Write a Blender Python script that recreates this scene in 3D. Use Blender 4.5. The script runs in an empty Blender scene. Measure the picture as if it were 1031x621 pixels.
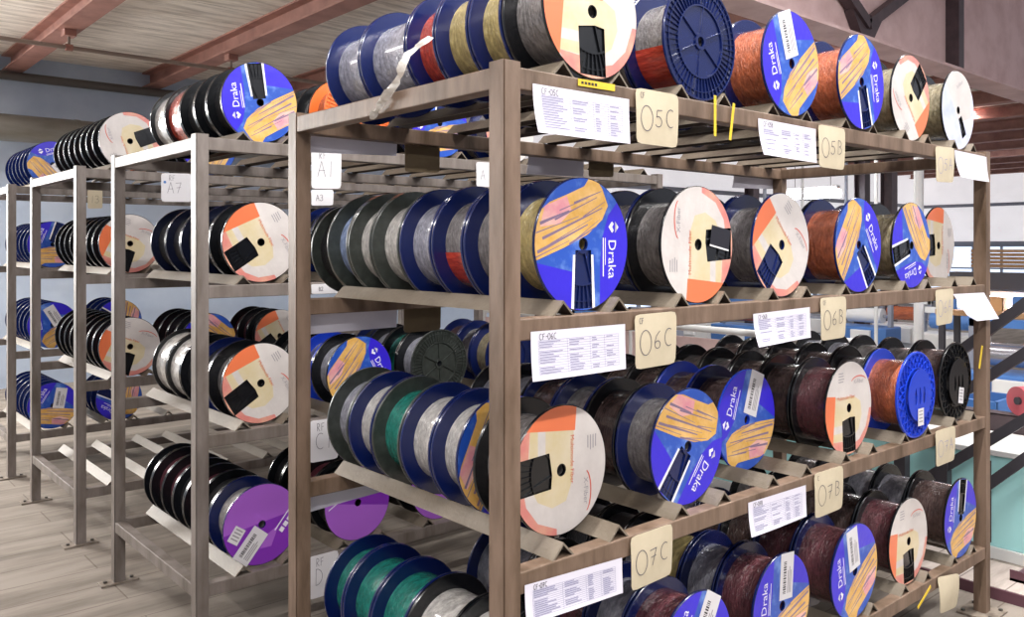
import bpy, bmesh, math, random
from mathutils import Vector, Matrix
from mathutils.geometry import delaunay_2d_cdt

random.seed(7)
PI = math.pi
S = bpy.context.scene
COL = S.collection

# ------------------------------------------------------------------ camera figures
F = 854.0; CX = 515.5; HY = 249.0
CAM = (-1.2171, -1.4278, 1.6)
FU, FV = 0.6563, 0.7545          # forward direction along X and Y


def at(px, py, Y):
    """point of the vertical plane Y = const that is seen at a pixel of the photograph"""
    k = (px - CX) / F
    dy = -k * FU + FV
    z = (Y - CAM[1]) / dy
    return Vector((CAM[0] + z * (k * FV + FU), Y, CAM[2] + (HY - py) / F * z))


def at_x(px, py, X):
    k = (px - CX) / F
    z = (X - CAM[0]) / (k * FV + FU)
    return Vector((X, CAM[1] + z * (-k * FU + FV), CAM[2] + (HY - py) / F * z))


def at_z(px, py, Z):
    z = (CAM[2] - Z) * F / (py - HY)
    k = (px - CX) / F
    return Vector((CAM[0] + z * (k * FV + FU), CAM[1] + z * (-k * FU + FV), Z))


# ------------------------------------------------------------------ materials
def lin(h):
    h = h.lstrip('#')
    o = []
    for i in (0, 2, 4):
        c = int(h[i:i + 2], 16) / 255
        o.append(c / 12.92 if c <= .04045 else ((c + .055) / 1.055) ** 2.4)
    return (*o, 1)


MATS = {}


def mat(name, col, rough=.5, metal=0, coat=0, noise=None, bump=None, emit=None, spec=.5, alpha=None, trans=0):
    """noise = (colour2, scale, stretch xyz, contrast lo, hi); bump = (scale, strength, stretch)"""
    m = bpy.data.materials.new(name); m.use_nodes = True
    nt = m.node_tree; b = nt.nodes['Principled BSDF']
    c = lin(col)
    b.inputs['Base Color'].default_value = c
    b.inputs['Roughness'].default_value = rough
    b.inputs['Metallic'].default_value = metal
    b.inputs['Coat Weight'].default_value = coat
    b.inputs['Coat Roughness'].default_value = .12
    b.inputs['Specular IOR Level'].default_value = spec
    if trans: b.inputs['Transmission Weight'].default_value = trans
    if alpha is not None: b.inputs['Alpha'].default_value = alpha
    m.diffuse_color = c
    if noise or bump:
        tc = nt.nodes.new('ShaderNodeTexCoord')
    if noise:
        c2, sc, st, lo, hi = noise
        mp = nt.nodes.new('ShaderNodeMapping'); mp.inputs['Scale'].default_value = st
        nt.links.new(tc.outputs['Object'], mp.inputs['Vector'])
        n = nt.nodes.new('ShaderNodeTexNoise'); n.inputs['Scale'].default_value = sc
        n.inputs['Detail'].default_value = 6; n.inputs['Roughness'].default_value = .6
        nt.links.new(mp.outputs[0], n.inputs['Vector'])
        r = nt.nodes.new('ShaderNodeValToRGB')
        r.color_ramp.elements[0].position = lo; r.color_ramp.elements[0].color = c
        r.color_ramp.elements[1].position = hi; r.color_ramp.elements[1].color = lin(c2)
        nt.links.new(n.outputs['Fac'], r.inputs['Fac'])
        nt.links.new(r.outputs['Color'], b.inputs['Base Color'])
    if bump:
        sc, stg, st = bump
        mp = nt.nodes.new('ShaderNodeMapping'); mp.inputs['Scale'].default_value = st
        nt.links.new(tc.outputs['Object'], mp.inputs['Vector'])
        n = nt.nodes.new('ShaderNodeTexNoise'); n.inputs['Scale'].default_value = sc
        n.inputs['Detail'].default_value = 4
        nt.links.new(mp.outputs[0], n.inputs['Vector'])
        bp = nt.nodes.new('ShaderNodeBump'); bp.inputs['Strength'].default_value = stg
        bp.inputs['Distance'].default_value = .01
        nt.links.new(n.outputs['Fac'], bp.inputs['Height'])
        nt.links.new(bp.outputs['Normal'], b.inputs['Normal'])
    if emit:
        b.inputs['Emission Color'].default_value = lin(emit[0])
        b.inputs['Emission Strength'].default_value = emit[1]
    MATS[name] = m
    return m


# steel of the racks
mat('rack_steel', '#7d6858', .5, .0, noise=('#4a3826', 14, (1, 1, .2), .38, .72), bump=(60, .08, (1, 1, .4)))
mat('rack_steel_pale', '#7d746e', .5, .0, noise=('#544a40', 12, (1, 1, .25), .4, .72), bump=(60, .07, (1, 1, .4)))
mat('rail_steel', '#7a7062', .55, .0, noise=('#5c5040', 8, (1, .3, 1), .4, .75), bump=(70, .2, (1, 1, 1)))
mat('rail_under_shade', '#40362f', .7)  # shade put into the colour of the rails' lower faces
mat('card_back_shaded', '#6a5a42', .85, noise=('#5a4b36', 8, (1, 1, 1), .4, .7))  # card colour darkened to stand for the shade behind the rack
mat('plate_steel', '#8a7f72', .6, .0, noise=('#5f5348', 20, (1, 1, 1), .4, .7))
mat('bolt_steel', '#5a5650', .4, .6)
# flanges
mat('navy', '#0b1a4e', .22, coat=.3)
mat('midnight', '#080e24', .25, coat=.3)
mat('black', '#0d0f13', .25, coat=.3)
mat('green', '#2c302d', .3, coat=.3, noise=('#3d423e', 40, (1, 1, 1), .4, .7))
mat('blue', '#1c3fc0', .25, coat=.3)
mat('orange_plastic', '#e8702c', .4)
mat('hollow', '#08090c', .5)
for nm, c in dict(silver='#9c9ca6', grey='#7d7876', white='#c4c0ba', red='#b8402c', yellow='#b5a268', orange='#b5603c',
                  brown='#55403c', dark='#0f0f13', teal='#1c7a6c', olive='#8d8266', maroon='#5b2f35', wine='#5a1f2c', steelblue='#8b9cc0').items():
    mat('cable_' + nm, c, .24 if nm not in ('dark', 'wine') else .45, coat=.8 if nm not in ('dark', 'wine') else .1, noise=(c, 34, (1, .22, 1), .32, .68), bump=(60, .9, (1, .4, 1)))
    m = MATS['cable_' + nm]
    r = [n for n in m.node_tree.nodes if n.type == 'VALTORGB'][0]
    b4 = lin(c); r.color_ramp.elements[0].color = tuple(v * .6 for v in b4[:3]) + (1,)
    r.color_ramp.elements[1].color = tuple(min(1, v * 1.3) for v in b4[:3]) + (1,)
# label inks
INK = dict(rough=.32, coat=.25)
mat('ink_violet', '#3323c8', bump=(30, .12, (1, 1, 1)), **INK)
mat('ink_blue', '#2450b0', bump=(30, .12, (1, 1, 1)), noise=('#7fa6e2', 13, (1, 1, 1), .5, .78), **INK)
mat('ink_yellow', '#cf9c3e', bump=(30, .12, (1, 1, 1)), noise=('#e8c080', 22, (1, 1, 1), .35, .75), **INK)
mat('ink_streak', '#7d6a86', **INK)
mat('ink_pink', '#d98f9a', noise=('#e8bfae', 14, (1, 1, 1), .4, .7), **INK)
mat('ink_white', '#e9e8ee', **INK)
mat('ink_cream_white', '#c6bfbb', bump=(30, .12, (1, 1, 1)), noise=('#d6d0cb', 8, (1, 1, 1), .4, .7), **INK)
mat('ink_cream', '#cdbd94', noise=('#d4c8ae', 12, (1, 1, 1), .4, .7), **INK)
mat('ink_orange', '#e0754a', **INK)
mat('ink_coral', '#d08078', noise=('#d8b090', 9, (1, 1, 1), .45, .75), **INK)
mat('ink_red', '#c8503c', **INK)
mat('ink_grey', '#8f8b90', **INK)
mat('ink_purple', '#7f2fae', **INK)
mat('ink_lilac', '#a55fc8', **INK)
mat('ink_pale', '#cfd3e6', noise=('#aab4d8', 8, (1, 1, 1), .45, .75), **INK)
mat('ink_black', '#1c1a22', **INK)
mat('paper', '#d4d1dc', .7)
mat('sticker', '#d6d4d6', .5)
mat('card', '#b8ac92', .8, noise=('#c8bca2', 6, (1, 1, 1), .35, .7))
mat('pen', '#58545c', .7)
mat('pencil', '#8886a6', .8)
mat('yellow_tape', '#d8b82c', .5)
mat('film', '#e8e4dc', .25, coat=.5, bump=(60, .6, (1, 1, 1)))
# place
mat('girder', '#a5776a', .6, noise=('#83584f', 5, (1, 1, 1), .4, .75))
mat('deck', '#cbbfb0', .75)
mat('hall_wall', '#c4d2e4', .8, noise=('#b2c2d8', 2, (1, 1, 1), .4, .7))
mat('duct', '#8f8d86', .45, .15, noise=('#7a766c', 6, (.3, 1, 1), .4, .7))
mat('dark_pipe', '#55504c', .5)
mat('thin_pipe', '#8a7a70', .5)
mat('siding', '#dcc0bc', .7, noise=('#c4a39e', 3, (1, 1, 1), .4, .75))
mat('dark_steel', '#4b3d40', .5, noise=('#3a2f33', 8, (1, 1, 1), .4, .7))
mat('column', '#574e4a', .6, noise=('#473e38', 8, (1, 1, .3), .4, .7))
mat('insulation_glow', '#d9d4d4', .5, bump=(5, .9, (1, 1, 2)), noise=('#bdb6b4', 3, (1, 1, 1.6), .4, .7), emit=('#e8e6ea', .6))  # emission added so the panels look daylit
mat('hall_pane', '#cfe0f5', .2, emit=('#d5e2f8', 1.1))
mat('frame_grey', '#8b8f9a', .5)
mat('teal_paint', '#b2ecec', .45)
mat('white_paint', '#e2e2e0', .5)
mat('machine_blue', '#4a78b8', .45)
mat('machine_dark', '#38363c', .5)
mat('wood', '#b89068', .7, noise=('#96704c', 6, (.2, 1, 4), .35, .7))
mat('cardboard', '#c79a6c', .8)
mat('red_plastic', '#c8606a', .4)
mat('maroon', '#5c3a44', .5)
mat('chrome', '#b8b8c0', .25, .8)
mat('glow', '#ffffff', .4, emit=('#f4f6ff', 20))
mat('lamp_body', '#d8d8d6', .4)
mat('concrete', '#b5aea6', .85, noise=('#98918a', 3, (1, 1, 1), .35, .7))
mat('apron', '#a9a4a4', .8)


def plank_material(name, c1, c2, c3, width, rows, scale_noise):
    m = bpy.data.materials.new(name); m.use_nodes = True
    nt = m.node_tree; b = nt.nodes['Principled BSDF']; L = nt.links.new
    b.inputs['Roughness'].default_value = .8
    b.inputs['Specular IOR Level'].default_value = .25
    tc = nt.nodes.new('ShaderNodeTexCoord')
    br = nt.nodes.new('ShaderNodeTexBrick')
    br.inputs['Scale'].default_value = 1
    br.inputs['Brick Width'].default_value = width
    br.inputs['Row Height'].default_value = rows
    br.inputs['Mortar Size'].default_value = .004
    br.inputs['Mortar Smooth'].default_value = .3
    br.inputs['Color1'].default_value = lin(c1); br.inputs['Color2'].default_value = lin(c2)
    br.inputs['Mortar'].default_value = lin(c3)
    L(tc.outputs['Object'], br.inputs['Vector'])
    mp = nt.nodes.new('ShaderNodeMapping'); mp.inputs['Scale'].default_value = (.5, 3, 1)
    L(tc.outputs['Object'], mp.inputs['Vector'])
    n = nt.nodes.new('ShaderNodeTexNoise'); n.inputs['Scale'].default_value = scale_noise; n.inputs['Detail'].default_value = 8
    n.inputs['Roughness'].default_value = .65
    L(mp.outputs[0], n.inputs['Vector'])
    r = nt.nodes.new('ShaderNodeValToRGB')
    r.color_ramp.elements[0].position = .3; r.color_ramp.elements[0].color = (.5, .48, .46, 1)
    r.color_ramp.elements[1].position = .58; r.color_ramp.elements[1].color = (1, 1, 1, 1)
    L(n.outputs['Fac'], r.inputs['Fac'])
    mx = nt.nodes.new('ShaderNodeMix'); mx.data_type = 'RGBA'; mx.blend_type = 'MULTIPLY'
    mx.inputs['Factor'].default_value = 1
    L(br.outputs['Color'], mx.inputs['A']); L(r.outputs['Color'], mx.inputs['B'])
    L(mx.outputs['Result'], b.inputs['Base Color'])
    bp = nt.nodes.new('ShaderNodeBump'); bp.inputs['Strength'].default_value = .3; bp.inputs['Distance'].default_value = .01
    L(n.outputs['Fac'], bp.inputs['Height']); L(bp.outputs['Normal'], b.inputs['Normal'])
    MATS[name] = m


plank_material('floor_planks', '#938a80', '#8c8379', '#746a60', 3.6, .24, 2.2)
plank_material('deck_boards', '#efe6dc', '#e8dfd4', '#5a4a40', 40, 1.22, 4)
plank_material('step_planks', '#c9beb6', '#bfb3aa', '#8a7f78', 2.0, .2, 3)


# ------------------------------------------------------------------ mesh helpers
def obj(name, bm, m, parent=None, loc=(0, 0, 0), smooth=False, mats=None):
    if isinstance(bm, bmesh.types.BMesh):
        me = bpy.data.meshes.new(name); bm.to_mesh(me); bm.free()
    else:
        me = bm
    if len(me.materials) == 0:
        for q in (mats or [m]):
            me.materials.append(MATS[q] if isinstance(q, str) else q)
    if smooth:
        for p in me.polygons: p.use_smooth = True
        try: me.set_sharp_from_angle(angle=math.radians(35))
        except Exception: pass
    o = bpy.data.objects.new(name, me); COL.objects.link(o)
    o.location = loc
    if parent: o.parent = parent
    return o


def thing(name, label, cat, loc=(0, 0, 0), group=None):
    o = bpy.data.objects.new(name, None); COL.objects.link(o)
    o.empty_display_size = .1
    o.location = loc
    return tag(o, label, cat, group)


def tag(o, label, cat, group=None, kind=None):
    o['label'] = label; o['category'] = cat
    if group: o['group'] = group
    if kind: o['kind'] = kind
    return o


def struct(name, bm, m, mats=None, loc=(0, 0, 0)):
    o = obj(name, bm, m, mats=mats, loc=loc); o['kind'] = 'structure'; return o


def BM(): return bmesh.new()


def box(bm, x0, x1, y0, y1, z0, z1, bev=0, mi=0):
    vs = [bm.verts.new((x, y, z)) for x in (x0, x1) for y in (y0, y1) for z in (z0, z1)]
    idx = [(0, 1, 3, 2), (4, 6, 7, 5), (0, 4, 5, 1), (2, 3, 7, 6), (0, 2, 6, 4), (1, 5, 7, 3)]
    fs = []
    for q in idx:
        f = bm.faces.new([vs[i] for i in q]); f.material_index = mi; fs.append(f)
    if bev:
        es = set(e for f in fs for e in f.edges)
        bmesh.ops.bevel(bm, geom=list(es), offset=bev, segments=2, affect='EDGES', profile=.5)
    return bm


def bar(bm, a, b, w, h, up=(0, 0, 1), mi=0):
    """rectangular bar from a to b"""
    a = Vector(a); b = Vector(b); d = (b - a).normalized()
    s = d.cross(Vector(up)).normalized(); u = s.cross(d).normalized()
    vs = []
    for p in (a, b):
        for i, j in ((-1, -1), (1, -1), (1, 1), (-1, 1)):
            vs.append(bm.verts.new(p + s * (i * w / 2) + u * (j * h / 2)))
    for q in ((3, 2, 1, 0), (4, 5, 6, 7), (0, 1, 5, 4), (1, 2, 6, 5), (2, 3, 7, 6), (3, 0, 4, 7)):
        bm.faces.new([vs[i] for i in q]).material_index = mi
    return bm


def rod(bm, a, b, r, n=12, r2=None, mi=0, caps=True):
    a = Vector(a); b = Vector(b); d = (b - a).normalized()
    t = Vector((0, 0, 1)) if abs(d.z) < .9 else Vector((1, 0, 0))
    s = d.cross(t).normalized(); u = s.cross(d)
    r2 = r if r2 is None else r2
    A = [bm.verts.new(a + (s * math.cos(2 * PI * i / n) + u * math.sin(2 * PI * i / n)) * r) for i in range(n)]
    B = [bm.verts.new(b + (s * math.cos(2 * PI * i / n) + u * math.sin(2 * PI * i / n)) * r2) for i in range(n)]
    for i in range(n):
        j = (i + 1) % n
        bm.faces.new((A[j], A[i], B[i], B[j])).material_index = mi
    if caps:
        bm.faces.new(A).material_index = mi; bm.faces.new(B[::-1]).material_index = mi
    return bm


def lathe(bm, prof, n=64, closed=True):
    """profile of (r, y) turned about the Y axis; a closed loop of points"""
    rings = [[bm.verts.new((r * math.cos(2 * PI * i / n), y, r * math.sin(2 * PI * i / n))) for i in range(n)] for r, y in prof]
    m = len(prof)
    for k in range(m if closed else m - 1):
        A = rings[k]; B = rings[(k + 1) % m]
        for i in range(n):
            j = (i + 1) % n
            bm.faces.new((A[i], A[j], B[j], B[i]))
    bmesh.ops.recalc_face_normals(bm, faces=bm.faces[:])
    return bm


def extrude_poly(bm, pts, y0, y1):
    """closed outline of (x, z) given thickness along Y"""
    A = [bm.verts.new((x, y0, z)) for x, z in pts]; B = [bm.verts.new((x, y1, z)) for x, z in pts]
    n = len(pts)
    bm.faces.new(A); bm.faces.new(B[::-1])
    for i in range(n):
        j = (i + 1) % n
        bm.faces.new((A[j], A[i], B[i], B[j]))
    bmesh.ops.recalc_face_normals(bm, faces=bm.faces[:])
    return bm


_text_cache = {}


def text_tris(s, bold=False):
    """unit-height filled lettering as (verts2d, faces)"""
    if s in _text_cache: return _text_cache[s]
    cu = bpy.data.curves.new('lettering', 'FONT'); cu.body = s; cu.size = 1; cu.resolution_u = 2
    if bold: cu.offset = .012
    o = bpy.data.objects.new('lettering', cu); COL.objects.link(o)
    bpy.context.view_layer.update()
    me = o.to_mesh()
    v = [(p.co.x, p.co.y) for p in me.vertices]; f = [tuple(p.vertices) for p in me.polygons]
    o.to_mesh_clear()
    bpy.data.objects.remove(o); bpy.data.curves.remove(cu)
    _text_cache[s] = (v, f)
    return v, f


def flat_art(layers, holes=(), ntop=0, clip=True, nseg=72):
    """layers = [(ink, polygon)], first is the ground; returns {ink index: ...} triangles of a planar arrangement"""
    circ = [(math.cos(2 * PI * i / nseg), math.sin(2 * PI * i / nseg)) for i in range(nseg)]
    polys = []
    if clip: polys.append((layers[0][0], circ))
    else: polys.append((layers[0][0], layers[0][1]))
    polys += layers[1:]
    nh = len(polys)
    polys = polys + [(None, h) for h in holes]
    verts = []; faces = []
    for _, p in polys:
        if sum(p[i][0] * p[(i + 1) % len(p)][1] - p[(i + 1) % len(p)][0] * p[i][1] for i in range(len(p))) < 0: p = p[::-1]
        b = len(verts); verts += [Vector(q) for q in p]; faces.append(list(range(b, b + len(p))))
    ov, oe, of, _, _, ofo = delaunay_2d_cdt(verts, [], faces, 1, 1e-5)
    out = []
    for f, ids in zip(of, ofo):
        if 0 not in ids: continue
        if any(i >= nh for i in ids): continue
        out.append((f, polys[max(ids)][0]))
    return ov, out


def circle(cx, cy, r, n=20): return [(cx + r * math.cos(2 * PI * i / n), cy + r * math.sin(2 * PI * i / n)) for i in range(n)]


def rot_poly(p, deg, c=(0, 0)):
    a = math.radians(deg); ca, sa = math.cos(a), math.sin(a)
    return [(c[0] + (x - c[0]) * ca - (y - c[1]) * sa, c[1] + (x - c[0]) * sa + (y - c[1]) * ca) for x, y in p]


def rect(x0, y0, x1, y1): return [(x0, y0), (x1, y0), (x1, y1), (x0, y1)]


def seg(a, b, w):
    ax, ay = a; bx, by = b; L = math.hypot(bx - ax, by - ay); nx, ny = -(by - ay) / L * w / 2, (bx - ax) / L * w / 2
    return [(ax - nx, ay - ny), (bx - nx * .4, by - ny * .4), (bx + nx * .4, by + ny * .4), (ax + nx, ay + ny)]


def art_mesh(name, layers, holes, R, texts=(), clip=True, extra=(), depth=.0006):
    """flat printed disc / sticker in the XZ plane facing -Y.  texts = (string, ink, x, y, size, deg)"""
    inks = []
    def idx(i):
        if i not in inks: inks.append(i)
        return inks.index(i)
    bm = BM()
    ov, tris = flat_art(layers, holes, clip=clip)
    vs = [bm.verts.new((v.x * R, 0, v.y * R)) for v in ov]
    for f, ink in tris:
        try:
            fc = bm.faces.new([vs[i] for i in f]); fc.material_index = idx(ink)
        except ValueError: pass
    for s, ink, x, y, size, deg in texts:
        v, fs = text_tris(s)
        a = math.radians(deg); ca, sa = math.cos(a), math.sin(a)
        tv = [bm.verts.new(((x + (p[0] * ca - p[1] * sa) * size) * R, -.0004, (y + (p[0] * sa + p[1] * ca) * size) * R)) for p in v]
        for f in fs:
            try:
                fc = bm.faces.new([tv[i] for i in f]); fc.material_index = idx(ink)
            except ValueError: pass
    for ink, p in extra:
        tv = [bm.verts.new((q[0] * R, -.0004, q[1] * R)) for q in p]
        fc = bm.faces.new(tv); fc.material_index = idx(ink)
    loose = [v for v in bm.verts if not v.link_faces]
    bmesh.ops.delete(bm, geom=loose, context='VERTS')
    for f in bm.faces:
        f.normal_update()
        if f.normal.y > 0: f.normal_flip()
    me = bpy.data.meshes.new(name); bm.to_mesh(me); bm.free()
    for i in inks: me.materials.append(MATS[i])
    return me


# handwriting: polylines in a 0..1 box (width .62)
def arc(cx, cy, rx, ry, a0, a1, n=14):
    return [(cx + rx * math.cos(math.radians(a0 + (a1 - a0) * i / n)), cy + ry * math.sin(math.radians(a0 + (a1 - a0) * i / n))) for i in range(n + 1)]


STROKES = {
    '0': [arc(.3, .5, .3, .5, 100, 460, 22)],
    'O': [arc(.3, .5, .3, .5, 100, 460, 22)],
    '5': [[(.5, .98), (.15, .95), (.1, .55)] + arc(.22, .3, .26, .3, 100, -140, 12)],
    '6': [[(.45, 1), (.2, .75), (.08, .4)] + arc(.28, .22, .2, .22, 170, 520, 16)],
    '7': [[(.02, .92), (.5, .98), (.2, .02)], [(.1, .5), (.45, .55)]],
    'A': [[(.0, .0), (.28, 1), (.55, 0)], [(.08, .38), (.5, .4)]],
    'B': [[(.08, 0), (.1, 1)], [(.1, .98)] + arc(.18, .76, .28, .23, 85, -85, 10) + arc(.18, .27, .34, .27, 85, -90, 10)],
    'C': [arc(.36, .5, .32, .5, 60, 300, 16)],
    'D': [[(.08, 0), (.1, 1)], [(.1, 1)] + arc(.1, .5, .42, .5, 88, -88, 14)],
    'F': [[(.1, 0), (.1, .95), (.55, 1)], [(.1, .5), (.42, .54)]],
    'R': [[(.08, 0), (.1, 1)] + arc(.18, .75, .28, .25, 90, -90, 10) + [(.1, .5), (.5, 0)]],
    '1': [[(.25, 1), (.22, 0)]],
    '2': [arc(.26, .75, .22, .25, 160, -30, 10) + [(.02, .02), (.52, .04)]],
    '3': [arc(.24, .75, .22, .25, 150, -90, 10) + arc(.24, .26, .26, .26, 90, -150, 10)],
    '-': [[(.1, .5), (.45, .52)]],
    ' ': [],
}


def handwriting(bm, s, x, z, h, wd=.0014, fy=lambda x, z: 0, sx=1.0, mi=0, wob=0):
    """ink strokes in the XZ plane, facing -Y"""
    cx = x
    for ch in s:
        for pl in STROKES.get(ch, []):
            P = [Vector((cx + p[0] * h * sx, 0, z + p[1] * h)) for p in pl]
            for i in range(len(P) - 1):
                a, b = P[i], P[i + 1]
                d = (b - a)
                if d.length < 1e-6: continue
                d.normalize(); n = Vector((-d.z, 0, d.x)) * wd / 2
                e = d * wd * .3
                q = [a - n - e, b - n + e, b + n + e, a + n - e]
                vs = [bm.verts.new((p.x, fy(p.x, p.z) - .0007, p.z)) for p in q]
                f = bm.faces.new(vs); f.normal_update(); f.material_index = mi
                if f.normal.y > 0: f.normal_flip()
        cx += h * (.72 * sx if ch not in '1-' else .55 * sx)
    return bm


# ------------------------------------------------------------------ labels on the reels (unit disc, canonical turn)
def to_c(p): return [(-y, x) for x, y in p]      # the blue label was measured a quarter turn round


yel = [(-1.1, -.28), (-.4, -.05), (.1, .15), (.42, .38), (.55, .6), (.42, .86), (.2, 1.1), (.02, .88), (-.35, .74), (-.7, .62), (-1.1, .35)]
streaks = [seg((-.98, .16), (-.1, .42), .02), seg((-.7, .0), (.2, .4), .016), seg((.0, .42), (.48, .66), .02), seg((-.5, .5), (.1, .7), .018), seg((-.15, .08), (.36, .38), .018), seg((-1, -.2), (-.3, .05), .02),seg((-.95, -.12), (.1, .3), .05), seg((-.85, .08), (.42, .56), .045), seg((-.3, -.0), (.3, .28), .035), seg((-.6, .36), (.3, .72), .03),
           seg((-.2, .62), (.4, .82), .03), seg((-.9, .3), (-.3, .5), .05)]
D_LAYERS = [('ink_blue', None),
            ('ink_violet', [(-.75, .85), (-.45, .55), (-.1, .42), (.35, .37), (1.2, .36), (1.2, 1.2), (-.6, 1.2)]),
            ('ink_violet', [(.25, -1.1), (.42, -.2), (.7, -.1), (1.2, -.05), (1.2, -1.2)]),
            ('ink_yellow', to_c(yel)),
            ('ink_pink', to_c([(-.8, .56), (-.35, .72), (-.25, .5), (-.5, .3), (-.9, .25)]))] + [('ink_streak', to_c(s)) for s in streaks]
D_TEXT = [('Draka', 'ink_white', -.08, .56, .25, 0)]
logo = [('ink_white', [(-.36, .64), (-.27, .56), (-.18, .64), (-.22, .68), (-.27, .64), (-.32, .68)]),
        ('ink_white', [(-.36, .71), (-.32, .75), (-.27, .71), (-.22, .75), (-.18, .71), (-.27, .79)])]
under = [('ink_white', rect(-.1, .43, .5, .452)), ('ink_white', rect(-.1, .48, .32, .495))]
D_WIN = [(.09, -.17), (.98, -.2), (.98, .2), (.09, .17)]
D_EDGE = [('ink_white', [(.16, .17), (.98, .2), (.98, .26), (.16, .22)]), ('ink_white', [(.16, -.17), (.16, -.22), (.98, -.26), (.98, -.2)])]
HOLE = circle(0, 0, .1, 20)

O_LAYERS = [('ink_cream_white', None),
            ('ink_coral', [(.8, -.8), (.74, -.3), (.82, .1), (.74, .45), (.5, .74), (.1, .9), (.1, 1.0), (.6, .95), (1.1, .5), (1.1, -.8)]),
            ('ink_cream', [(-.27, -.62), (.66, -.7), (.7, .1), (.5, .42), (.2, .56), (-.1, .5), (-.24, .2)]),
            ('ink_cream_white', [(.34, -.66), (.5, -.68), (.5, -.25), (.34, -.25)]),
            ('ink_coral', [(.66, -.72), (.95, -.5), (.9, .2), (.72, .1)]),
            ('ink_orange', [(-.3, -.58), (1.1, -.72), (1.1, -1.2), (-.36, -1.2)])]
O_TEXT = [('Multimode Fiber', 'ink_red', -.2, -.52, .115, 90), ('X-Fiber', 'ink_grey', -.5, .2, .14, 90)]
swo = arc(-.53, .42, .14, .34, 110, 250, 12)
O_EXTRA = [('ink_red', swo + [(p[0] + .025, p[1]) for p in swo[::-1]])] + \
          [('ink_grey', rect(-.78 + .06 * i, -.46, -.76 + .06 * i, -.26 + .02 * (i % 3))) for i in range(4)]
O_WIN = [(.26, -.3), (.96, -.26), (.96, .3), (.22, .26), (.2, .05)]

P_LAYERS = [('ink_purple', None), ('ink_lilac', [(-1.1, -.12), (1.1, .22), (1.1, 1.2), (-1.1, 1.2)]),
            ('ink_lilac', [(.1, -.3), (.45, -.1), (.25, -.6), (-.05, -.6)])]
P_EXTRA = [('ink_white', rot_poly(rect(.1 + .16 * i, -.62, .22 + .16 * i, -.5), 50)) for i in range(4)] + [('ink_white', rot_poly(rect(.05, -.42, .8, -.39), 50))]
W_LAYERS = [('ink_pale', None), ('ink_cream_white', [(-1.1, -.4), (.3, -.1), (.5, .6), (-.2, 1.1), (-1.1, 1.1)])]

R0 = .165
LABEL = {}
LABEL['D'] = art_mesh('blue_label', D_LAYERS + D_EDGE, [D_WIN, HOLE], R0 * .985, D_TEXT, extra=logo + under)
LABEL['DS'] = art_mesh('blue_label_closed', D_LAYERS, [HOLE], R0 * .985, D_TEXT, extra=logo + under)
LABEL['O'] = art_mesh('cream_label', O_LAYERS, [O_WIN, HOLE], R0 * .985, O_TEXT, extra=O_EXTRA)
LABEL['P'] = art_mesh('purple_label', P_LAYERS, [HOLE], R0 * .985, (), extra=P_EXTRA)
LABEL['W'] = art_mesh('pale_label', W_LAYERS, [[(.2, -.1), (.75, -.14), (.75, .14), (.2, .12)], HOLE], R0 * .985, [('X-Fiber', 'ink_grey', -.5, .2, .14, 90)])

bars = []
x = -.33
rb = random.Random(3)
while x < .28:
    w = rb.choice((.012, .02, .03)); bars.append(('ink_black', rect(x, .02, x + w, .12))); x += w + rb.choice((.014, .022))
STICKER = art_mesh('barcode_sticker', [('sticker', rect(-.44, -.23, .44, .23))] + bars +
                   [('ink_grey', rect(-.33, -.06 - .05 * i, .1 + .07 * (i % 2), -.035 - .05 * i)) for i in range(3)], [], R0, clip=False)
STICKER2 = art_mesh('small_sticker', [('sticker', rect(-.15, -.2, .15, .2))] +
                    [('ink_grey', rect(-.1, -.12 + .08 * i, .1, -.09 + .08 * i)) for i in range(4)], [], R0, clip=False)
STICKER3 = art_mesh('test_slip', [('ink_black', rect(-.28, -.05, .28, .32)), ('sticker', rect(-.28, -.4, .28, -.02))] +
                    [('ink_grey', rect(-.2, -.33 + .07 * i, .15, -.31 + .07 * i)) for i in range(4)], [], R0, clip=False)


# ------------------------------------------------------------------ reels
def flange_mesh(name, ribs):
    bm = BM(); R = R0
    # inner face at y=0, outward is -Y
    lathe(bm, [(.014, 0), (R - .002, 0), (R, -.002), (R, -.007), (R - .0015, -.0085), (R - .006, -.0085), (R - .007, -.004), (.024, -.004), (.024, -.0085), (.014, -.0085)], 72)
    if ribs:
        lathe(bm, [(R * .60, -.0035), (R * .625, -.0035), (R * .625, -.0083), (R * .60, -.0083)], 60)
        lathe(bm, [(R * .85, -.0035), (R * .865, -.0035), (R * .865, -.0075), (R * .85, -.0075)], 60)
        for i in range(54):
            a = 2 * PI * i / 54; c, s = math.cos(a), math.sin(a)
            bar(bm, (R * .62 * c, -.006, R * .62 * s), (R * .965 * c, -.006, R * .965 * s), .0016, .0045, up=(0, 1, 0))
        for i in range(6):
            a = 2 * PI * (i + .3) / 6; c, s = math.cos(a), math.sin(a)
            bar(bm, (.02 * c, -.006, .02 * s), (R * .61 * c, -.006, R * .61 * s), .003, .005, up=(0, 1, 0))
    me = bpy.data.meshes.new(name); bm.to_mesh(me); bm.free()
    for p in me.polygons: p.use_smooth = True
    me.set_sharp_from_angle(angle=math.radians(35))
    return me


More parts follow.
